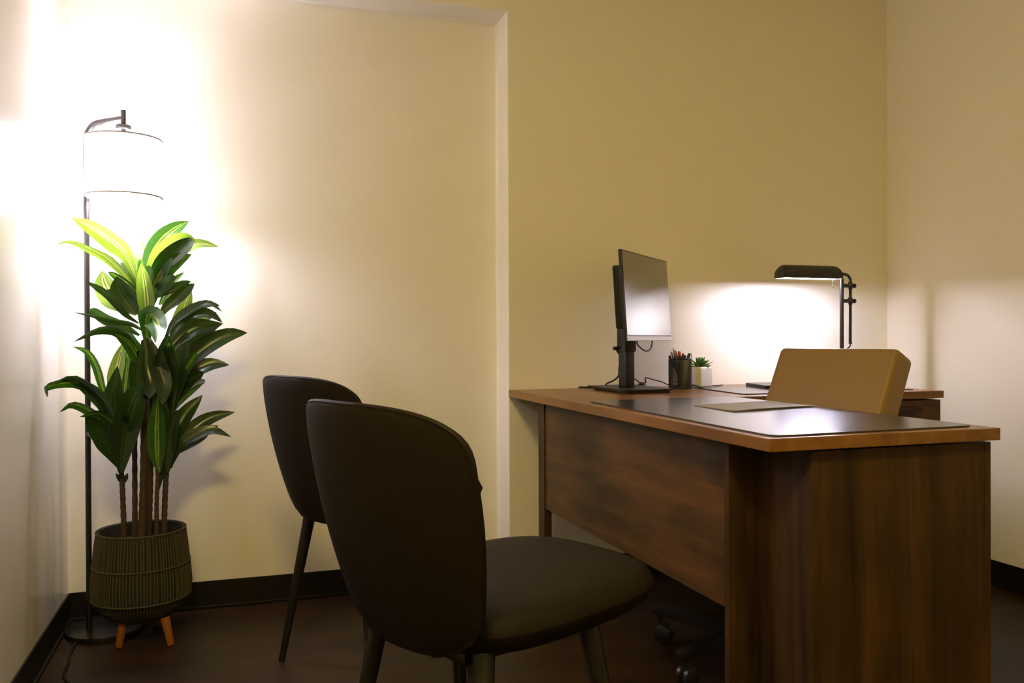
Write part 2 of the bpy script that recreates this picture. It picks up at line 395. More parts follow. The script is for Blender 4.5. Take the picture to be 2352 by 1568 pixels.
# ------------------------------------------------------------------ monitor
mon = empty('monitor', (1.375, 2.85, ZD), 'black flat monitor turned aside on a tall stand', 'monitor')
MO = Vector((1.375, 2.85, ZD))
def mpart(bm, name, mat, par=None, smooth=True):
    for v in bm.verts: v.co -= MO
    return finish(bm, name, mat, par or mon, smooth)
bm = bmesh.new(); box(bm, (1.385, 2.855, ZD+.0125), (.19, .315, .006), .0015, rotz=.02)
mpart(bm, 'base_plate', DARKPLASTIC, smooth=False)
bm = bmesh.new(); box(bm, (1.390, 2.845, ZD+.005), (.165, .28, .0095), .002, rotz=.02)
mpart(bm, 'base_foot', DARKPLASTIC, smooth=False)
bm = bmesh.new(); box(bm, (1.375, 2.85, ZD+.093), (.042, .042, .155), .004, rotz=PI/4-.55); mpart(bm, 'pole', DARKPLASTIC)
bm = bmesh.new(); box(bm, (1.375, 2.85, ZD+.240), (.052, .050, .190), .005, rotz=PI/4-.55)
mpart(bm, 'sleeve', DARKPLASTIC)
bm = bmesh.new(); box(bm, (1.336, 2.862, ZD+.158), (.016, .012, .014), .002, rotz=PI/4-.55); mpart(bm, 'cable_clip', DARKPLASTIC)
# screen: built from its four measured corners in the room
C1 = at_y(1426, 571, 2.573); C2 = at_y(1531, 600, 2.946)
C4 = at_y(1443, 783, 2.560); C3 = at_y(1541, 782, 2.935)
ex = (C2-C1).normalized(); ez = ((C1-C4)+(C2-C3)).normalized(); ez = (ez-ex*ez.dot(ex)).normalized(); en = ex.cross(ez).normalized()
if en.dot(CAM-C1) < 0: en = -en
W_ = ((C2-C1).length+(C3-C4).length)/2; H_ = ((C1-C4).length+(C2-C3).length)/2; CC = (C1+C2+C3+C4)/4
MS = Matrix(((ex.x, en.x, ez.x, CC.x), (ex.y, en.y, ez.y, CC.y), (ex.z, en.z, ez.z, CC.z), (0, 0, 0, 1)))
bm = bmesh.new(); box(bm, (0, -.006, 0), (W_, .011, H_), .0015, mat=MS); hs = mpart(bm, 'screen_frame', DARKPLASTIC, smooth=False)
bm = bmesh.new(); box(bm, (0, .0003, .008), (W_-.010, .0012, H_-.024), 0, mat=MS); mpart(bm, 'screen', SCREEN, hs, smooth=False)
bm = bmesh.new(); box(bm, (0, .0008, -H_/2+.0085), (W_-.002, .0026, .0155), .0008, mat=MS); mpart(bm, 'lower_bezel', SILVER, hs, smooth=False)
bm = bmesh.new(); box(bm, (-.02, -.030, -.002), (W_*.80, .037, H_*.70), .006, mat=MS); back = mpart(bm, 'rear_housing', DARKPLASTIC)
bm = bmesh.new()
for k in range(7): box(bm, (-.02-W_*.40-.0008, -.016-.0045*k, -.002), (.003, .0016, H_*.66), 0, mat=MS)
mpart(bm, 'vent_rib', DARKPLASTIC, back, smooth=False)
# neck joining screen to the sleeve
bm = bmesh.new(); tube(bm, [CC-en*.047+ez*-.0, Vector((1.375, 2.85, CC.z-.01))], .022, 16); mpart(bm, 'neck', DARKPLASTIC)
def cable(name, pts, r, par, org, mat=CORD):
    bm = bmesh.new(); tube(bm, bez(pts, 8), r, 8)
    for v in bm.verts: v.co -= org
    return finish(bm, name, mat, par)
p = [CC-en*.03-ez*(H_/2-.03)+ex*-.02, at_y(1463, 786, 2.70), at_y(1472, 799, 2.73), at_y(1484, 806, 2.76), at_y(1494, 801, 2.79), at_y(1498, 786, 2.81), CC-en*.03-ez*(H_/2-.04)+ex*.11]
cable('signal_cable', p, .0028, mon, MO)
cable('power_cable', [(1.345, 2.868, ZD+.150), at_y(1426, 822, 2.90), at_y(1422, 845, 2.91), at_y(1421, 862, 2.93), at_y(1410, 873, 2.97), at_y(1395, 880, 3.00), at_y(1381, 889, 3.05), (1.275, 3.07, ZD+.005)], .0034, mon, MO)
# ------------------------------------------------------------------ pen holder with pens
PHX, PHY = 1.628, 2.905
ph = empty('pen_holder', (PHX, PHY, ZD), 'black wire mesh pen cup crowded with pens', 'pen holder')
bm = bmesh.new(); R_ = .0435; Hc = .115
rings = []
NA, NZ = 60, 26
# woven mesh wall: two families of slanted wires
for s in (1, -1):
    for k in range(NA):
        pts = []
        for j in range(14):
            a = 2*PI*(k/NA) + s*j/13*1.15
            pts.append((R_*math.cos(a), R_*math.sin(a), .004+(Hc-.008)*j/13))
        tube(bm, pts, .00115, 4, cap=False)
o = finish(bm, 'wire_mesh', BLACKMETAL, ph); o['kind'] = 'stuff'
bm = bmesh.new(); tube(bm, [(R_*math.cos(2*PI*k/40), R_*math.sin(2*PI*k/40), Hc) for k in range(41)], .0024, 8); finish(bm, 'rim', BLACKMETAL, ph)
bm = bmesh.new(); lathe(bm, [(0, .0), (R_+.001, 0), (R_+.001, .006), (R_-.002, .006), (R_-.002, .002), (0, .002)], 40, caps=False); finish(bm, 'cup_base', BLACKMETAL, ph)
pens = [  # px, py of the top, y, material, radius, label
    (1541, 806, 2.90, GREYM, .0040, 'slim grey pen nearest the monitor in the mesh cup'),
    (1546.5, 799, 2.92, GREYM, .0038, 'tallest pen in the mesh cup with a grey end'),
    (1552, 803, 2.905, GREYM, .0040, 'grey ended pen just behind the red one in the cup'),
    (1560, 806, 2.895, REDP, .0062, 'red marker standing in the mesh pen cup'),
    (1569, 811, 2.905, BLACKMETAL, .0048, 'black marker beside the red one in the mesh cup'),
    (1584, 811, 2.900, DARKPLASTIC, .0062, 'thick dark pen leaning towards the succulent from the cup'),
    (1537, 816, 2.91, DARKPLASTIC, .0055, 'short black pen at the monitor side of the cup'),
    (1562, 816, 2.89, DARKPLASTIC, .0055, 'short black pen in front of the red marker'),
    (1574, 815, 2.925, DARKPLASTIC, .0050, 'short black pen between marker and thick dark pen')]
for i, (px, py, yy, mt, rr, lab) in enumerate(pens):
    t = at_y(px, py, yy); bx = PHX+(t.x-PHX)*-.25; by = PHY+(yy-PHY)*-.5
    B0 = Vector((bx+.006*math.cos(i*2.2), by+.006*math.sin(i*2.2), ZD+.004)); t = Vector(t)
    dv = (t-B0); bm = bmesh.new()
    tube(bm, [B0, B0+dv*.02, B0+dv*.72, B0+dv*.73, B0+dv*.96, B0+dv*.985, t], [rr*.3, rr*.8, rr*.8, rr, rr, rr*.85, rr*.45], 10)
    body = finish(bm, 'pen' if i not in (3, 4) else 'marker', mt)
    tag(body, lab, 'pen', 'pens in the mesh cup')
    if i == 5:
        bm = bmesh.new(); tube(bm, bez([t+Vector((0.003, 0, -.002)), t+Vector((.009, 0, -.004)), t+Vector((.006, 0, -.028))], 5), .0014, 6)
        finish(bm, 'pocket_clip', BLACKMETAL, body)

# ------------------------------------------------------------------ succulent
SX, SY = 1.752, 2.97
su = empty('succulent', (SX, SY, ZD), 'small green succulent in a white square pot', 'potted plant')
bm = bmesh.new()
box(bm, (0, 0, .041), (.072, .072, .082), .010, rotz=.28, seg=4)
top = [f for f in bm.faces if f.normal.z > .95 and f.calc_center_median().z > .08]
bmesh.ops.recalc_face_normals(bm, faces=bm.faces)
top = [f for f in bm.faces if f.normal.z > .95 and f.calc_center_median().z > .08]
r_ = bmesh.ops.inset_region(bm, faces=top, thickness=-.004 if False else .004, depth=0)
bmesh.ops.translate(bm, verts=list({v for f in top for v in f.verts}), vec=(0, 0, -.010))
finish(bm, 'pot', WHITECER, su)
bm = bmesh.new(); box(bm, (0, 0, .0695), (.054, .054, .004), .001, rotz=.28); finish(bm, 'soil', SOIL, su)
def succ_leaf(L, wd, az, el, base):
    bm = bmesh.new(); pts = []; rs = []
    for k in range(8):
        t = k/7; e = el + .5*t
        pts.append(Vector((L*t*math.cos(az)*math.cos(el), L*t*math.sin(az)*math.cos(el), L*t*math.sin(el)+.006*t*t))+Vector(base))
        rs.append(wd*max(.06, math.sin(PI*min(1, (t*.86+.10)))**.8))
    tube(bm, pts, rs, 8, flat=.45)
    return bm
k = 0
for ring, (n, L, wd, el, z) in enumerate(((8, .040, .0085, .15, .078), (7, .036, .0085, .55, .084), (5, .028, .0075, .95, .090), (3, .018, .006, 1.3, .095))):
    for i in range(n):
        az = 2*PI*i/n + ring*.5 + random.uniform(-.1, .1)
        finish(succ_leaf(L*random.uniform(.85, 1.1), wd, az, el+random.uniform(-.1, .1), (.004*math.cos(az), .004*math.sin(az), z)), 'leaf', SUCC, su)
bm = bmesh.new(); tube(bm, [(0, 0, .070), (0, 0, .098)], [.006, .004], 8); finish(bm, 'stem', SUCC, su)
for az, L in ((2.9, .062), (-.35, .055), (2.4, .045)):
    finish(succ_leaf(L, .0042, az, .25, (0, 0, .082)), 'leaf', SUCC, su)

# ------------------------------------------------------------------ desk lamp
LY = 2.85
dl = empty('desk_lamp', (2.33, LY, ZD), 'black metal desk lamp glowing above the side cabinet', 'lamp')
LO = Vector((2.33, LY, ZD))
def lpart(bm, name, mat, par=None, smooth=True):
    for v in bm.verts: v.co -= LO
    return finish(bm, name, mat, par or dl, smooth)
bm = bmesh.new(); lathe(bm, [(0, .004), (.085, .004), (.088, .008), (.086, .018), (.02, .024), (0, .024)], 48, (2.31, LY, ZD), caps=False); lpart(bm, 'base', BLACKMETAL)
px_t = at_y(1933, 638, LY)
bm = bmesh.new(); tube(bm, [(px_t.x, LY, ZD+.02), (px_t.x, LY, px_t.z)], .0082, 16); lpart(bm, 'pole', BLACKMETAL)
X2 = at_y(1953, 700, LY).x
sh0, sh1 = at_y(1790, 640, LY).x, at_y(1924, 640, LY).x
zt = at_y(1860, 609, LY).z; zb = at_y(1860, 640, LY).z
zarm = at_y(1930, 629, LY).z
bm = bmesh.new()
pts = [(sh1-.01, LY, zarm), (sh1+.012, LY, zarm), (X2-.028, LY, zarm-.001), (X2-.012, LY, zarm-.006), (X2-.002, LY, zarm-.018), (X2, LY, zarm-.035), (X2, LY, zarm-.12), (X2-.001, LY, at_y(1950, 788, LY).z)]
tube(bm, bez(pts, 6), .0060, 12); lpart(bm, 'curved_arm', BLACKMETAL)
bm = bmesh.new(); zc_ = at_y(1950, 788, LY).z
tube(bm, bez([(X2, LY, zc_+.003), (X2-.002, LY, zc_-.012), (X2-.02, LY, zc_-.03), (X2-.02, LY+.03, ZD+.08), (2.36, LY+.10, ZD+.012), (2.42, LY+.12, ZD+.009)], 6), .0028, 8); lpart(bm, 'cord', CORD)
bm = bmesh.new(); lathe(bm, [(.0, 0), (.0075, 0), (.0075, .004), (.0062, .006), (.0, .006)], 16, (X2, LY, zc_-.002), caps=False); lpart(bm, 'ferrule', BLACKMETAL)
for yy in (656, 691):
    z = at_y(1945, yy, LY).z
    bm = bmesh.new(); bb(bm, px_t.x, X2+.010, LY-.006, LY+.006, z-.0075, z+.0075, .003)
    tube(bm, [(X2, LY, z-.016), (X2, LY, z-.010), (X2, LY, z+.010), (X2, LY, z+.016)], [.0068, .0095, .0095, .0068], 14)
    cl = lpart(bm, 'clamp', BLACKMETAL)
    bm = bmesh.new(); tube(bm, [(X2+.008, LY, z), (X2+.012, LY, z), (X2+.014, LY, z), (X2+.022, LY, z), (X2+.026, LY, z)], [.004, .004, .0085, .0095, .006], 14); lpart(bm, 'knob', BLACKMETAL, cl)
# half-cylinder shade, open below, rounded ends
bm = bmesh.new(); ra = (zt-zb)*.60; zc0 = zt-ra
def shade_shell(rad, x0, x1, thick_end):
    rows = []
    NXs = 22
    for i in range(NXs+1):
        t = .5-.5*math.cos(PI*i/NXs); x = x0+(x1-x0)*t
        e = min(x-x0, x1-x)/.022
        rr = rad*(1 if e >= 1 else (.30+.70*math.sqrt(max(0, 1-(1-e)**2))))
        row = []
        for k in range(17):
            a = PI*k/16
            row.append(bm.verts.new((x, LY+rad*math.cos(a)*(.98 if e < 1 else 1), zc0+ (rr)*math.sin(a))))
        a0 = row[0]; a1 = row[-1]
        row = [bm.verts.new((x, LY+rad, zb))] + row + [bm.verts.new((x, LY-rad, zb))]
        rows.append(row)
    for a, b in zip(rows, rows[1:]):
        for k in range(len(a)-1): bm.faces.new((a[k], a[k+1], b[k+1], b[k]))
    bm.faces.new(rows[0]); bm.faces.new(rows[-1])
shade_shell(ra, sh0, sh1, 0)
bmesh.ops.recalc_face_normals(bm, faces=bm.faces)
bmesh.ops.solidify(bm, geom=list(bm.faces), thickness=.0018)
lpart(bm, 'lamp_shade', BLACKMETAL)
bm = bmesh.new(); tube(bm, [(sh0+.016, LY, zb+.008), (sh1-.016, LY, zb+.008)], .0085, 14); lpart(bm, 'light_tube', TUBEM)
c = at_y(1912, 644, LY-ra*.6)
bm = bmesh.new(); tube(bm, [(c.x, c.y, zb+.004), (c.x, c.y, zb-.008), (c.x+.002, c.y, zb-.028), (c.x+.002, c.y, zb-.029), (c.x+.002, c.y, zb-.032), (c.x+.002, c.y, zb-.036)], [.0015, .0015, .0015, .0034, .0036, .0015], 10); lpart(bm, 'pull_switch', CHROME)

cable('power_cord', [(1.40, 2.875, ZD+.05), at_y(1458, 870, 2.96), at_y(1466, 876, 3.00), at_y(1474, 879, 3.03), at_y(1483, 878, 3.03), at_y(1482, 868, 3.02), at_y(1492, 869, 3.00), at_y(1502, 872, 3.0), at_y(1518, 876, 3.0), at_y(1535, 883, 2.99),
      (1.66, 2.985, ZD+.007), at_y(1590, 884, 2.93), at_y(1608, 889, 2.885), at_y(1624, 892, 2.86), at_y(1645, 889, 2.90), at_y(1660, 884, 3.00), at_y(1640, 885.5, 2.99), (1.77, 3.03, ZD+.006)], .0024, dl, LO)
bm = bmesh.new(); c = at_y(1474, 884, 3.02)
lathe(bm, [(.0, 0), (.017, 0), (.019, .004), (.018, .011), (.012, .018), (.0, .020)], 24, (c.x, c.y, ZD), caps=False)
lpart(bm, 'cord_switch', DARKPLASTIC)

# ------------------------------------------------------------------ floor lamp
FLX, FLY = -.449, 3.05
fl = empty('floor_lamp', (FLX, FLY, 0), 'black floor lamp with glowing white drum shade in the corner', 'lamp')
FO = Vector((FLX, FLY, 0))
def fpart(bm, name, mat, par=None, smooth=True):
    for v in bm.verts: v.co -= FO
    return finish(bm, name, mat, par or fl, smooth)
SHC = at_y(284, 385, 2.96); SHX, SHY = SHC.x, 2.96
ztop = at_y(284, 303, 2.96-.11).z; zbot = at_y(284, 440, 2.96-.11).z; zstem = at_y(286, 253, 2.96).z
zarm = at_y(282, 272, 2.96).z
bm = bmesh.new(); lathe(bm, [(0, 0), (.118, 0), (.120, .004), (.118, .016), (.03, .022), (0, .022)], 48, (-.405, 3.075, 0), caps=False); fpart(bm, 'base', BLACKMETAL)
bm = bmesh.new()
d = Vector((SHX-FLX, SHY-FLY, 0)); 
pts = [(FLX, FLY, .01), (FLX, FLY, 1.0), (FLX, FLY, zarm-.10), (FLX, FLY, zarm-.055)]
P2 = [Vector(p) for p in pts] + [Vector((FLX, FLY, zarm-.03))+d*.06, Vector((FLX, FLY, zarm-.010))+d*.20, Vector((FLX, FLY, zarm-.004))+d*.40, Vector((SHX, SHY, zarm))]
tube(bm, bez(P2, 6), [.0088]*(len(bez(P2, 6))), 14); fpart(bm, 'pole', BLACKMETAL)
bm = bmesh.new(); tube(bm, [(SHX, SHY, ztop-.05), (SHX, SHY, zstem)], .0078, 14); fpart(bm, 'stem', BLACKMETAL)
bm = bmesh.new(); lathe(bm, [(0, 0), (.022, 0), (.023, .002), (.023, .012), (.021, .014), (0, .014)], 28, (SHX, SHY, at_y(286, 298, SHY).z), caps=False); fpart(bm, 'cap', BLACKMETAL)
RS = .113
bm = bmesh.new(); lathe(bm, [(RS, zbot), (RS, ztop)], 64, (SHX, SHY, 0), caps=False)
bmesh.ops.recalc_face_normals(bm, faces=bm.faces); bmesh.ops.solidify(bm, geom=list(bm.faces), thickness=.0016)
shade = fpart(bm, 'lamp_shade', SHADEM)
SHTRIM = simple('shade_trim', (.30, .25, .22), rough=.7, noise=.02)
for z in (zbot, ztop):
    bm = bmesh.new(); tube(bm, [(SHX+RS*math.cos(2*PI*k/48), SHY+RS*math.sin(2*PI*k/48), z) for k in range(49)], .0028, 6)
    fpart(bm, 'trim_ring', SHTRIM, shade)
bm = bmesh.new()
for k in range(3):
    a = 2*PI*k/3+.4; tube(bm, [(SHX, SHY, ztop-.006), (SHX+RS*math.cos(a), SHY+RS*math.sin(a), ztop-.002)], .0016, 6)
fpart(bm, 'spider', BLACKMETAL, shade)
zm = (ztop+zbot)/2
bm = bmesh.new(); lathe(bm, [(0, -.045), (.012, -.043), (.026, -.028), (.030, -.008), (.026, .012), (.014, .035), (.013, .05), (0, .05)], 24, (SHX, SHY, zm-.045), caps=False)
bulb = fpart(bm, 'bulb', BULBM)
l = bpy.data.lights.new('bulb_light', 'POINT'); l.energy = BULB_W; l.color = LAMP_COL; l.shadow_soft_size = .034
lo = bpy.data.objects.new('bulb_light', l); lo.location = (SHX, SHY, zm-.052); COL.objects.link(lo)
bulb.visible_shadow = True
cable('power_cord', [(-.42, 2.96, .006), at_z(180, 1470, .005), at_z(162, 1500, .005), at_z(157, 1522, .005), at_z(147, 1545, .005), at_z(152, 1562, .005), at_z(165, 1585, .005), at_z(120, 1680, .005)], .0035, fl, FO)

# ------------------------------------------------------------------ planter and plant
PX, PY = -.284, 2.975
pl = empty('planter', (PX, PY, 0), 'woven rope planter on short wooden legs', 'planter')
prof = [(.130, .352), (.137, .30), (.143, .243), (.148, .195), (.150, .160), (.146, .139), (.134, .112), (.112, .088), (.095, .076)]
bm = bmesh.new()
lathe(bm, [(0, .300), (.121, .300), (.124, .349), (.130, .352)] + [(r_-.002, z) for r_, z in prof[1:]] + [(.085, .072), (0, .070)], 64, caps=False)
finish(bm, 'pot', POTM, pl)
def prof_r(z):
    for (r0, z0), (r1, z1) in zip(prof, prof[1:]):
        if z1 <= z <= z0: return r0+(r1-r0)*(z0-z)/(z0-z1)
    return prof[-1][0]
bm = bmesh.new(); NC = 92
for (za, zb_) in ((.347, .245), (.241, .141)):
    for k in range(NC):
        a = 2*PI*k/NC + random.uniform(-.008, .008); a2 = a+random.uniform(-.012, .012)
        pts = []
        for j in range(4):
            z = za+(zb_-za)*j/3; aa = a+(a2-a)*j/3; rr = prof_r(z)+.0012
            pts.append((rr*math.cos(aa), rr*math.sin(aa), z))
        tube(bm, pts, .0024, 5)
for k in range(NC):
    a = 2*PI*k/NC; pts = []
    for z in (.139, .118, .098, .080):
        rr = prof_r(z)+.001; pts.append((rr*math.cos(a), rr*math.sin(a), z))
    tube(bm, pts, .0021, 4)
o = finish(bm, 'rope_weave', CORDWEAVE, pl); o['kind'] = 'stuff'
bm = bmesh.new()
for z in (.349, .243, .139):
    tube(bm, [((prof_r(z)+.002+.0008*(k % 2))*math.cos(2*PI*k/96), (prof_r(z)+.002+.0008*(k % 2))*math.sin(2*PI*k/96), z) for k in range(97)], .0030, 6)
finish(bm, 'rope_band', CORDWEAVE, pl)
for (fx, fy) in ((-.344, 2.90), (-.191, 2.868), (-.245, 3.085)):
    vx, vy = fx-PX, fy-PY
    bm = bmesh.new(); tube(bm, [(vx, vy, 0), (vx*.99, vy*.99, .004), (vx*.80, vy*.80, .083)], [.0095, .0115, .0145], 14)
    finish(bm, 'leg', LEGWOOD, pl)
bm = bmesh.new(); lathe(bm, [(0, .3005), (.119, .3005), (.119, .307), (0, .310)], 40, caps=False); finish(bm, 'soil', SOIL, pl)

plant = empty('dracaena', (PX, PY, .30), 'tall striped leafy plant standing in the rope planter', 'potted plant')
PO = Vector((PX, PY, .30))
def stem(pxs, y0, y1, r0, r1):
    pts = []
    n = len(pxs)
    for i, (px, py) in enumerate(pxs): pts.append(at_y(px, py, y0+(y1-y0)*i/(n-1)))
    pts[0] = Vector((max(-.36, pts[0].x), pts[0].y, .309))
    P = bez(pts, 14); bm = bmesh.new(); N = len(P)
    rs = [(r0+(r1-r0)*i/(N-1))*(1.09 if i % 2 else .93) for i in range(N)]
    tube(bm, P, rs, 10)
    for v in bm.verts: v.co -= PO
    finish(bm, 'stem', STEM, plant)
stem([(325, 1225), (330, 1100), (332, 900), (335, 800), (337, 730), (335, 650)], 2.95, 2.97, .0125, .008)
stem([(340, 1225), (345, 1100), (346, 960), (345, 850)], 3.0, 3.0, .0105, .008)
stem([(376, 1225), (380, 1120), (388, 1000), (400, 900), (400, 840)], 2.95, 2.96, .009, .008)
stem([(360, 1225), (360, 1150), (364, 1060)], 2.93, 2.93, .0075, .006)
stem([(286, 1225), (281, 1120), (276, 1050), (272, 960)], 2.93, 2.91, .0085, .007)
stem([(310, 1225), (309, 1000), (306, 850), (310, 780)], 3.02, 3.02, .0085, .0075)

def leaf(path, y0, y1, wpx, mat, tilt=0.0, fold=.35, droop=0, tw=0.0):
    """path: picture-frame points base->tip; y0,y1: depth in the room at base and tip"""
    n = len(path); pts = []
    for i, (px, py) in enumerate(path):
        s = i/(n-1); pts.append(at_y(px, py, y0+(y1-y0)*(s**1.15)))
    P = bez(pts, max(3, 14//(n-1)))
    N = len(P); W0 = wpx*2.85/F_PX*.5
    bm = bmesh.new(); uvl = bm.loops.layers.uv.new('UVMap'); rows = []
    NU = 6
    for i, p in enumerate(P):
        s = i/(N-1)
        t = (P[min(i+1, N-1)]-P[max(i-1, 0)]).normalized()
        view = (CAM-p).normalized()
        ang = tilt + tw*(s-.4)
        side = t.cross(view)
        if side.length < .15: side = side + RT*.3
        side = (side - t*side.dot(t)).normalized()
        nrm = side.cross(t).normalized()
        side2 = side*math.cos(ang)+nrm*math.sin(ang); nrm2 = nrm*math.cos(ang)-side*math.sin(ang)
        prof_w = (min(1, .20+2.1*s)) * (1-max(0, (s-.45)/.55)**2.2)**.9 if s < 1 else 0
        wv_ = W0*max(prof_w, .02)*1.12
        row = []
        for k in range(NU+1):
            u = k/NU*2-1
            q = p + side2*(u*wv_) + nrm2*(-fold*wv_*(1-abs(u)**1.2)) + nrm2*(.05*wv_*math.sin(9*s+3*u))
            q.x = max(q.x, XL+.012); q.y = min(q.y, YREC-.012)
            row.append((bm.verts.new(q-PO), k/NU, s))
        rows.append(row)
    for a, b in zip(rows, rows[1:]):
        for k in range(NU):
            f = bm.faces.new((a[k][0], a[k+1][0], b[k+1][0], b[k][0]))
            for lp, (_, uu, vv) in zip(f.loops, (a[k], a[k+1], b[k+1], b[k])): lp[uvl].uv = (uu, vv)
    return finish(bm, 'leaf', mat, plant)
Y, G, D = LEAF_LIT, LEAF_G, LEAF_SHADED
c0 = 2.96
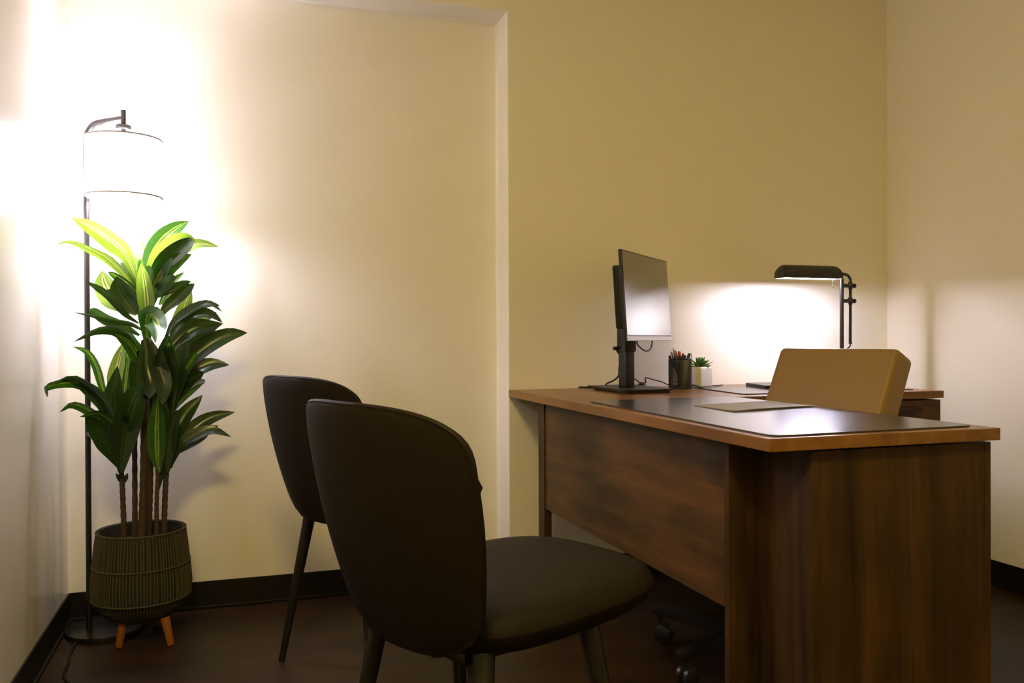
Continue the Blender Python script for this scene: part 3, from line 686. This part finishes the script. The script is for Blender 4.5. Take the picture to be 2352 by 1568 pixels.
LV = [
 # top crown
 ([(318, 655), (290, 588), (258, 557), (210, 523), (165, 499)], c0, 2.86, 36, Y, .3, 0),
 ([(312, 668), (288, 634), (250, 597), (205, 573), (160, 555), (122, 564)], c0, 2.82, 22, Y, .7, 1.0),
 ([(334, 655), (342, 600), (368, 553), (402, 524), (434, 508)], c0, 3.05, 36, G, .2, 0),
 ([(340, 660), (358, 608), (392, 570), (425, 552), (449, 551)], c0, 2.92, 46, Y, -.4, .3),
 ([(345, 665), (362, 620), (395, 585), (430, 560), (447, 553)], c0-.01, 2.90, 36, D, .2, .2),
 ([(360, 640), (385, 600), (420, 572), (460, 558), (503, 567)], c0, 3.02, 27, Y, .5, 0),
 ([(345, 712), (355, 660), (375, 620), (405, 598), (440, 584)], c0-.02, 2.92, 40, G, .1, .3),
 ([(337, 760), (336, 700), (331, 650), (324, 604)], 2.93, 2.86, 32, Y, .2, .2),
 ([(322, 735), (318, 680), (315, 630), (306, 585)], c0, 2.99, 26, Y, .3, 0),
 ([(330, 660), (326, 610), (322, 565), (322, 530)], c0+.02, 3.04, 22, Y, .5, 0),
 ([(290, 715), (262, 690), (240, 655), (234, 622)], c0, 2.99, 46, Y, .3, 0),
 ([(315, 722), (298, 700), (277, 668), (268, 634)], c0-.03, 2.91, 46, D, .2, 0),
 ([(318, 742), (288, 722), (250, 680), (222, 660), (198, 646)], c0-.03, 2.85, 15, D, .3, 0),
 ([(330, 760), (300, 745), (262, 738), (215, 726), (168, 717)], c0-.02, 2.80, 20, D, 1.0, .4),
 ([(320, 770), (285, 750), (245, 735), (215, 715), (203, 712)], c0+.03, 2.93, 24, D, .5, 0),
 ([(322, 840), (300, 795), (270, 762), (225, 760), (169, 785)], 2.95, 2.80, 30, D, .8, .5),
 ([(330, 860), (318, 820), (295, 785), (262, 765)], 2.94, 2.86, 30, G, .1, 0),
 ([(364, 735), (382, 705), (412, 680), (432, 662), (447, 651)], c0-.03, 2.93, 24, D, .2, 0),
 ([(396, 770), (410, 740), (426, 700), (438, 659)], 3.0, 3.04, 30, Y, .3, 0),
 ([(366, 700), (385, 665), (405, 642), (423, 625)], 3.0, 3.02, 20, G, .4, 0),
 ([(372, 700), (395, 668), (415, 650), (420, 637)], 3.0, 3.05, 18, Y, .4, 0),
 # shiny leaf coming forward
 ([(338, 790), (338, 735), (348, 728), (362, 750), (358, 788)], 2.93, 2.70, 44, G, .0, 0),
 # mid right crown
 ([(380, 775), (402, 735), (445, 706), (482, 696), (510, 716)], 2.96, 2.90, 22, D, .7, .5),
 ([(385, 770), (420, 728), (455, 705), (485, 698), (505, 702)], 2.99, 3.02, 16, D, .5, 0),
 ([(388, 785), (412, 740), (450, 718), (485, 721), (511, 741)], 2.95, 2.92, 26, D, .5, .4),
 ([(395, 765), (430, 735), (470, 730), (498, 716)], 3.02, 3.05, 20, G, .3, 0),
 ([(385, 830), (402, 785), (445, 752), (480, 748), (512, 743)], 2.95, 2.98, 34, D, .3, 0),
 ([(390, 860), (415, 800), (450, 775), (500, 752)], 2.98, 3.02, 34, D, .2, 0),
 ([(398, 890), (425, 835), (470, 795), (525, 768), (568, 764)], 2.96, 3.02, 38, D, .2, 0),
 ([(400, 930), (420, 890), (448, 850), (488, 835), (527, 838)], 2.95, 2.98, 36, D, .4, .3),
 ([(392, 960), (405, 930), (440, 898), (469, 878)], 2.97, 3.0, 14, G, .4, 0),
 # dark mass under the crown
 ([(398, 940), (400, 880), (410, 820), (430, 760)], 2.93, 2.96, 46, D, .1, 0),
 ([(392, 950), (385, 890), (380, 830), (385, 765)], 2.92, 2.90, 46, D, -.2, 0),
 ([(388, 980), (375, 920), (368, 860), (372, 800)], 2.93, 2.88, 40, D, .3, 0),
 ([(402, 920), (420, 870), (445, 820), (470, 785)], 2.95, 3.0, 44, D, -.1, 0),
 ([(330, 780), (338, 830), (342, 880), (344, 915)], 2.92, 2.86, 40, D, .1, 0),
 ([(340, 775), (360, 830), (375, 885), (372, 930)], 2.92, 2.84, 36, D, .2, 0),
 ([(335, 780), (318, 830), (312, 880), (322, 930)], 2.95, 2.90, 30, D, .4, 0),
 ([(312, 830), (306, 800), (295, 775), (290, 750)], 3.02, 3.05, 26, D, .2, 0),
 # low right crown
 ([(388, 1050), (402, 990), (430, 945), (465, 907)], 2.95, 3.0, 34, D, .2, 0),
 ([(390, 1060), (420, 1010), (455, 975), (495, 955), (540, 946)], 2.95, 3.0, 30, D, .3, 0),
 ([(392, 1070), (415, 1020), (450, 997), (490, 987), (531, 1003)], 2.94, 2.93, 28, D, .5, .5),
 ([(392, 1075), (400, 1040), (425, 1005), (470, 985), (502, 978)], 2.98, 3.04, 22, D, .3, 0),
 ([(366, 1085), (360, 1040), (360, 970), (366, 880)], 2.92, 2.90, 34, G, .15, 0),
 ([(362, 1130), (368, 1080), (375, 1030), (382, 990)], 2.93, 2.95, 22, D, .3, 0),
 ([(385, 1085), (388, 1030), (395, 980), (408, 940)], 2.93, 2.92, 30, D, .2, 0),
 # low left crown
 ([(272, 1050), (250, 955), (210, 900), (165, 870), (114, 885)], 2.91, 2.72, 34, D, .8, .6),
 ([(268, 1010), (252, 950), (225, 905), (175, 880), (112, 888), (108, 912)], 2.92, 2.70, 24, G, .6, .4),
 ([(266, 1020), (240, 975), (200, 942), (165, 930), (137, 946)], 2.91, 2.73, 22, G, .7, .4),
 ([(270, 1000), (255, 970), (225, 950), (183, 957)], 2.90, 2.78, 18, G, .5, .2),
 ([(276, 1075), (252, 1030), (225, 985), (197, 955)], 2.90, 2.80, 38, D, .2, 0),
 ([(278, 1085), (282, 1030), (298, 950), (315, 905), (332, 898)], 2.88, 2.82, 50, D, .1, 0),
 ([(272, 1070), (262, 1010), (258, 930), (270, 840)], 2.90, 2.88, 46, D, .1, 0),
 ([(280, 1080), (288, 1020), (300, 950), (302, 880)], 2.92, 2.95, 32, D, .2, 0),
 ([(268, 960), (238, 900), (222, 845), (200, 808), (168, 796)], 2.93, 2.85, 16, G, .4, .3),
 ([(268, 930), (262, 880), (272, 830), (283, 786)], 2.93, 2.97, 28, Y, .2, 0),
 ([(285, 940), (288, 880), (293, 830), (290, 805)], 2.96, 3.0, 20, G, .2, 0),
 ([(295, 930), (302, 880), (308, 840)], 3.0, 3.03, 26, D, .2, 0),
 ([(283, 1110), (275, 1100), (266, 1086)], 2.92, 2.90, 8, D, .2, 0),
 ([(285, 1110), (289, 1098), (293, 1086)], 2.92, 2.94, 8, D, .2, 0),
]
rl = random.Random(11)
for (cx, cy, yy, n, R1, lo, hi) in ((338, 690, 2.97, 10, 120, -75, 75), (392, 900, 2.97, 9, 125, -50, 70), (390, 1050, 2.97, 6, 110, -30, 65), (272, 1020, 2.92, 6, 100, -75, 20)):
    for k in range(n):
        a = math.radians(lo+(hi-lo)*(k+.5)/n + rl.uniform(-8, 8)); L_ = R1*rl.uniform(.65, 1.05); dr = rl.uniform(.1, .5)
        pts_ = []
        for q_ in (0, .3, .6, .85, 1):
            pts_.append((cx+math.sin(a)*L_*q_, cy-math.cos(a)*L_*q_ + dr*L_*.45*q_**2.5))
        LV.append((pts_, yy, min(3.17, max(2.76, yy+rl.uniform(-.14, .14))), rl.uniform(16, 27), D if rl.random() < .7 else G, rl.uniform(-.3, .9), rl.uniform(-.5, .8)))
for (path, y0, y1, wp, mt, ti, tw) in LV: leaf(path, y0, y1, wp, mt, ti, .32, 0, tw)

# ------------------------------------------------------------------ guest chairs
CP = dict(zt=.856, zb=.452, wm=.240, wbo=.180, wrap=.068, xb=-.170, xt=-.272, xm=.015, tc=.77, pp=3.1,
          sf=.345, ws=.222, zs=.532, zsb=.462, ne=2.1)
def chair_back_pt(f, t, off=0):
    p = CP; z = p['zb']+(p['zt']-p['zb'])*t
    hw = p['wbo']+(p['wm']-p['wbo'])*math.sin(PI/2*min(t/.7, 1))
    k = max(0, (t-p['tc'])/(1-p['tc'])); hw *= max(0, 1-k**p['pp'])**(1/p['pp'])
    k = max(0, (.18-t)/.18); hw *= max(0, 1-k**2.2*.75)**(1/2.2)
    y = hw*f
    x = p['xb']+(p['xt']-p['xb'])*t - p['xm']*4*t*(1-t) + p['wrap']*(y/p['wm'])**2
    return Vector((x+off, y, z))
def make_guest_chair(label):
    root = empty('guest_chair', (0, 0, 0), label, 'chair', 'dark guest chairs facing the desk')
    NT, NF = 26, 20
    ts = [1-(1-i/NT)**1.6 for i in range(NT+1)]
    bm = bmesh.new(); O = []; I = []
    for t in ts:
        ro, ri = [], []
        for j in range(NF+1):
            f = -math.cos(PI*j/NF)
            edge = max(0, 1-abs(f)**5)*max(0, 1-max(0, (t-.8)/.2)**4)
            th = .010+.030*edge**.5
            ro.append(bm.verts.new(chair_back_pt(f, t)+Vector((-.006*edge, 0, 0)))); ri.append(bm.verts.new(chair_back_pt(f, t, th)))
        O.append(ro); I.append(ri)
    for S in (O, I):
        for a, b in zip(S, S[1:]):
            for j in range(NF):
                try: bm.faces.new((a[j], a[j+1], b[j+1], b[j]))
                except ValueError: pass
    for i in range(NT):
        bm.faces.new((O[i][0], O[i+1][0], I[i+1][0], I[i][0])); bm.faces.new((O[i][NF], O[i+1][NF], I[i+1][NF], I[i][NF]))
    for j in range(NF):
        bm.faces.new((O[0][j], O[0][j+1], I[0][j+1], I[0][j])); bm.faces.new((O[NT][j], O[NT][j+1], I[NT][j+1], I[NT][j]))
    bmesh.ops.remove_doubles(bm, verts=bm.verts, dist=.0004)
    bk = finish(bm, 'backrest', LEATHER, root)
    bm = bmesh.new(); path = []
    for i in range(41): path.append(chair_back_pt(-1, min(.999, 1-(1-i/40)**2), .004))
    for i in range(1, 12): path.append(chair_back_pt(-1+2*i/12, .999, .004)+Vector((0, 0, .0004)))
    path += [Vector((p.x, -p.y, p.z)) for p in reversed(path[:41])]
    tube(bm, path, .0048, 8); finish(bm, 'piping', LEATHER, bk)
    # seat: rounded cushion, front lower edge rolled
    bm = bmesh.new(); p = CP; N = 56
    cx = (p['sf']-.175)/2; hx = (p['sf']+.175)/2
    rings = []
    prof_s = [(p['zs']+.004, .0), (p['zs']+.003, .45), (p['zs']+.001, .75), (p['zs']-.004, .89), (p['zs']-.014, .965), (p['zs']-.032, 1.0), (p['zsb']+.036, 1.0), (p['zsb']+.014, .965), (p['zsb'], .88), (p['zsb']-.012, .72), (p['zsb']-.016, .4), (p['zsb']-.016, 0)]
    def se(c, n): return math.copysign(abs(c)**(2/n), c)
    for z, g in prof_s:
        if g == 0: rings.append([bm.verts.new((cx, 0, z))]); continue
        ring = []
        for k in range(N):
            a = 2*PI*k/N; c, s = math.cos(a), math.sin(a); ne = 3.1 if c > 0 else 3.2
            x = cx+hx*g*se(c, ne); y = p['ws']*g*se(s, ne)
            ring.append(bm.verts.new((x, y, z+.006*(x-.1)/.2)))
        rings.append(ring)
    for a, b in zip(rings, rings[1:]):
        if len(a) == 1: 
            for k in range(N): bm.faces.new((a[0], b[k], b[(k+1) % N]))
        elif len(b) == 1:
            for k in range(N): bm.faces.new((a[k], b[0], a[(k+1) % N]))
        else:
            for k in range(N): bm.faces.new((a[k], a[(k+1) % N], b[(k+1) % N], b[k]))
    st = finish(bm, 'seat', LEATHER, root)
    bm = bmesh.new(); bb(bm, -.11, .18, -.12, .12, .428, .450, .004); finish(bm, 'seat_frame', BLACKMETAL, root)
    for u, v in ((-1, -1), (-1, 1), (1, -1), (1, 1)):
        if u < 0: top = Vector((-.095, v*.150, .462)); ft = Vector((-.155, v*.222, 0))
        else: top = Vector((.105, v*.188, .465)); ft = Vector((.175, v*.255, 0))
        bm = bmesh.new(); tube(bm, [ft, ft+(top-ft)*.02, top], [.0085, .0095, .0185], 14)
        lg = finish(bm, 'leg', BLACKMETAL, root)
        bm = bmesh.new(); tube(bm, [ft, ft+(top-ft)*.035], [.0092, .0100], 12); finish(bm, 'foot_cap', DARKPLASTIC, lg)
    return root
def copy_tree(o, parent=None):
    c = o.copy(); COL.objects.link(c); c.parent = parent
    for ch in list(o.children): copy_tree(ch, c)
    return c
ch1 = make_guest_chair('dark guest chair in the foreground, nearest the viewer')
ch2 = copy_tree(ch1)
ch1.location = (.408, 1.485, 0); ch1.rotation_euler = (0, 0, .398)
ch2.location = (.370, 2.495, 0); ch2.rotation_euler = (0, 0, .47)
ch2['label'] = 'dark guest chair standing farther back, against the recessed wall'

# ------------------------------------------------------------------ beige office chair
HX, HY = 1.456, 2.165
oc = empty('office_chair', (HX, HY, 0), 'beige office chair behind the desk on a black wheeled base', 'chair')
AO = .30   # the seat faces (-cos, -sin) of this angle
fd = Vector((-math.cos(AO), -math.sin(AO), 0)); sd = Vector((-fd.y, fd.x, 0))
def opart(bm, name, mat, par=None):
    return finish(bm, name, mat, par or oc)
# back: measured top corners decide the place
BW, BT = .415, .095
ctr = Vector((.345, .085, .79))   # in chair frame, set below
bt = at_z(1925, 815, .925)
def cushion(w, h, t, M, name, par=None, n=5):
    bm = bmesh.new()
    box(bm, (0, 0, 0), (t, w, h), min(t, h)*.24, seg=6)
    bmesh.ops.transform(bm, matrix=M, verts=bm.verts)
    return opart(bm, name, BEIGE, par)
Bc = Vector((1.758, 2.200, .772))  # centre of the back cushion in the room
lean = .46
Zax = (Vector((0, 0, 1))*math.cos(lean) - fd*math.sin(lean)); Xax = -fd*math.cos(lean) - Vector((0, 0, 1))*math.sin(lean)
Xax = (Xax - Zax*Xax.dot(Zax)).normalized(); Yax = Zax.cross(Xax)
H0 = Vector((HX, HY, 0))
M = Matrix(((Xax.x, Yax.x, Zax.x, Bc.x-HX), (Xax.y, Yax.y, Zax.y, Bc.y-HY), (Xax.z, Yax.z, Zax.z, Bc.z), (0, 0, 0, 1)))
OC_H = .30
cushion(BW, OC_H, BT, M, 'backrest')
# seat
c, s = -fd.x, -fd.y
Ms = Matrix(((c, -s, 0, 0), (s, c, 0, 0), (0, 0, 1, .455), (0, 0, 0, 1)))
cushion(.47, .085, .46, Ms, 'seat')
bm = bmesh.new(); bb(bm, -.12, .12, -.09, .09, .385, .412, .004); bmesh.ops.rotate(bm, verts=bm.verts, cent=(0, 0, 0), matrix=Matrix.Rotation(AO, 3, 'Z')); opart(bm, 'mechanism', DARKPLASTIC)
bm = bmesh.new(); q = Bc-H0
tube(bm, bez([-fd*.10+Vector((0, 0, .40)), -fd*.26+Vector((0, 0, .41)), Vector((q.x, q.y, 0))*.98+Vector((0, 0, .52)), q+Xax*.052+Vector((0, 0, -.06))], 6), .016, 10, flat=.6); opart(bm, 'back_support', DARKPLASTIC)
bm = bmesh.new(); tube(bm, [(0, 0, .09), (0, 0, .22), (0, 0, .221), (0, 0, .39)], [.028, .028, .016, .016], 16); opart(bm, 'gas_column', BLACKMETAL)
a0 = math.radians(126.5)
for k in range(5):
    a = a0+2*PI*k/5; dv = Vector((math.cos(a), math.sin(a), 0))
    bm = bmesh.new()
    Mx = Matrix.Rotation(a, 4, 'Z')
    vs = []
    for (x, hw, z0, z1) in ((.02, .026, .070, .122), (.20, .019, .078, .112), (.325, .014, .084, .104)):
        vs.append([bm.verts.new(Mx @ Vector(q_)) for q_ in ((x, -hw, z0), (x, hw, z0), (x, hw, z1), (x, -hw, z1))])
    for A_, B_ in zip(vs, vs[1:]):
        for j in range(4): bm.faces.new((A_[j], A_[(j+1) % 4], B_[(j+1) % 4], B_[j]))
    bm.faces.new(vs[0]); bm.faces.new(vs[-1])
    bmesh.ops.recalc_face_normals(bm, faces=bm.faces)
    bmesh.ops.bevel(bm, geom=list(bm.edges), offset=.003, segments=2, affect='EDGES')
    arm = opart(bm, 'base_arm', BLACKMETAL)
    bm = bmesh.new(); tube(bm, [dv*.305+Vector((0, 0, .085)), dv*.305+Vector((0, 0, .05))], .006, 8)
    sdv = Vector((-dv.y, dv.x, 0))
    for sg in (-1, 1):
        o_ = dv*.29+sdv*(.013*sg)+Vector((0, 0, .0285))
        tube(bm, [o_-sdv*.008, o_-sdv*.006, o_+sdv*.006, o_+sdv*.008], [.024, .0275, .0275, .024], 18)
    box(bm, dv*.295+Vector((0, 0, .048)), (.03, .016, .016), .003, rotz=a)
    opart(bm, 'caster', DARKPLASTIC, arm)
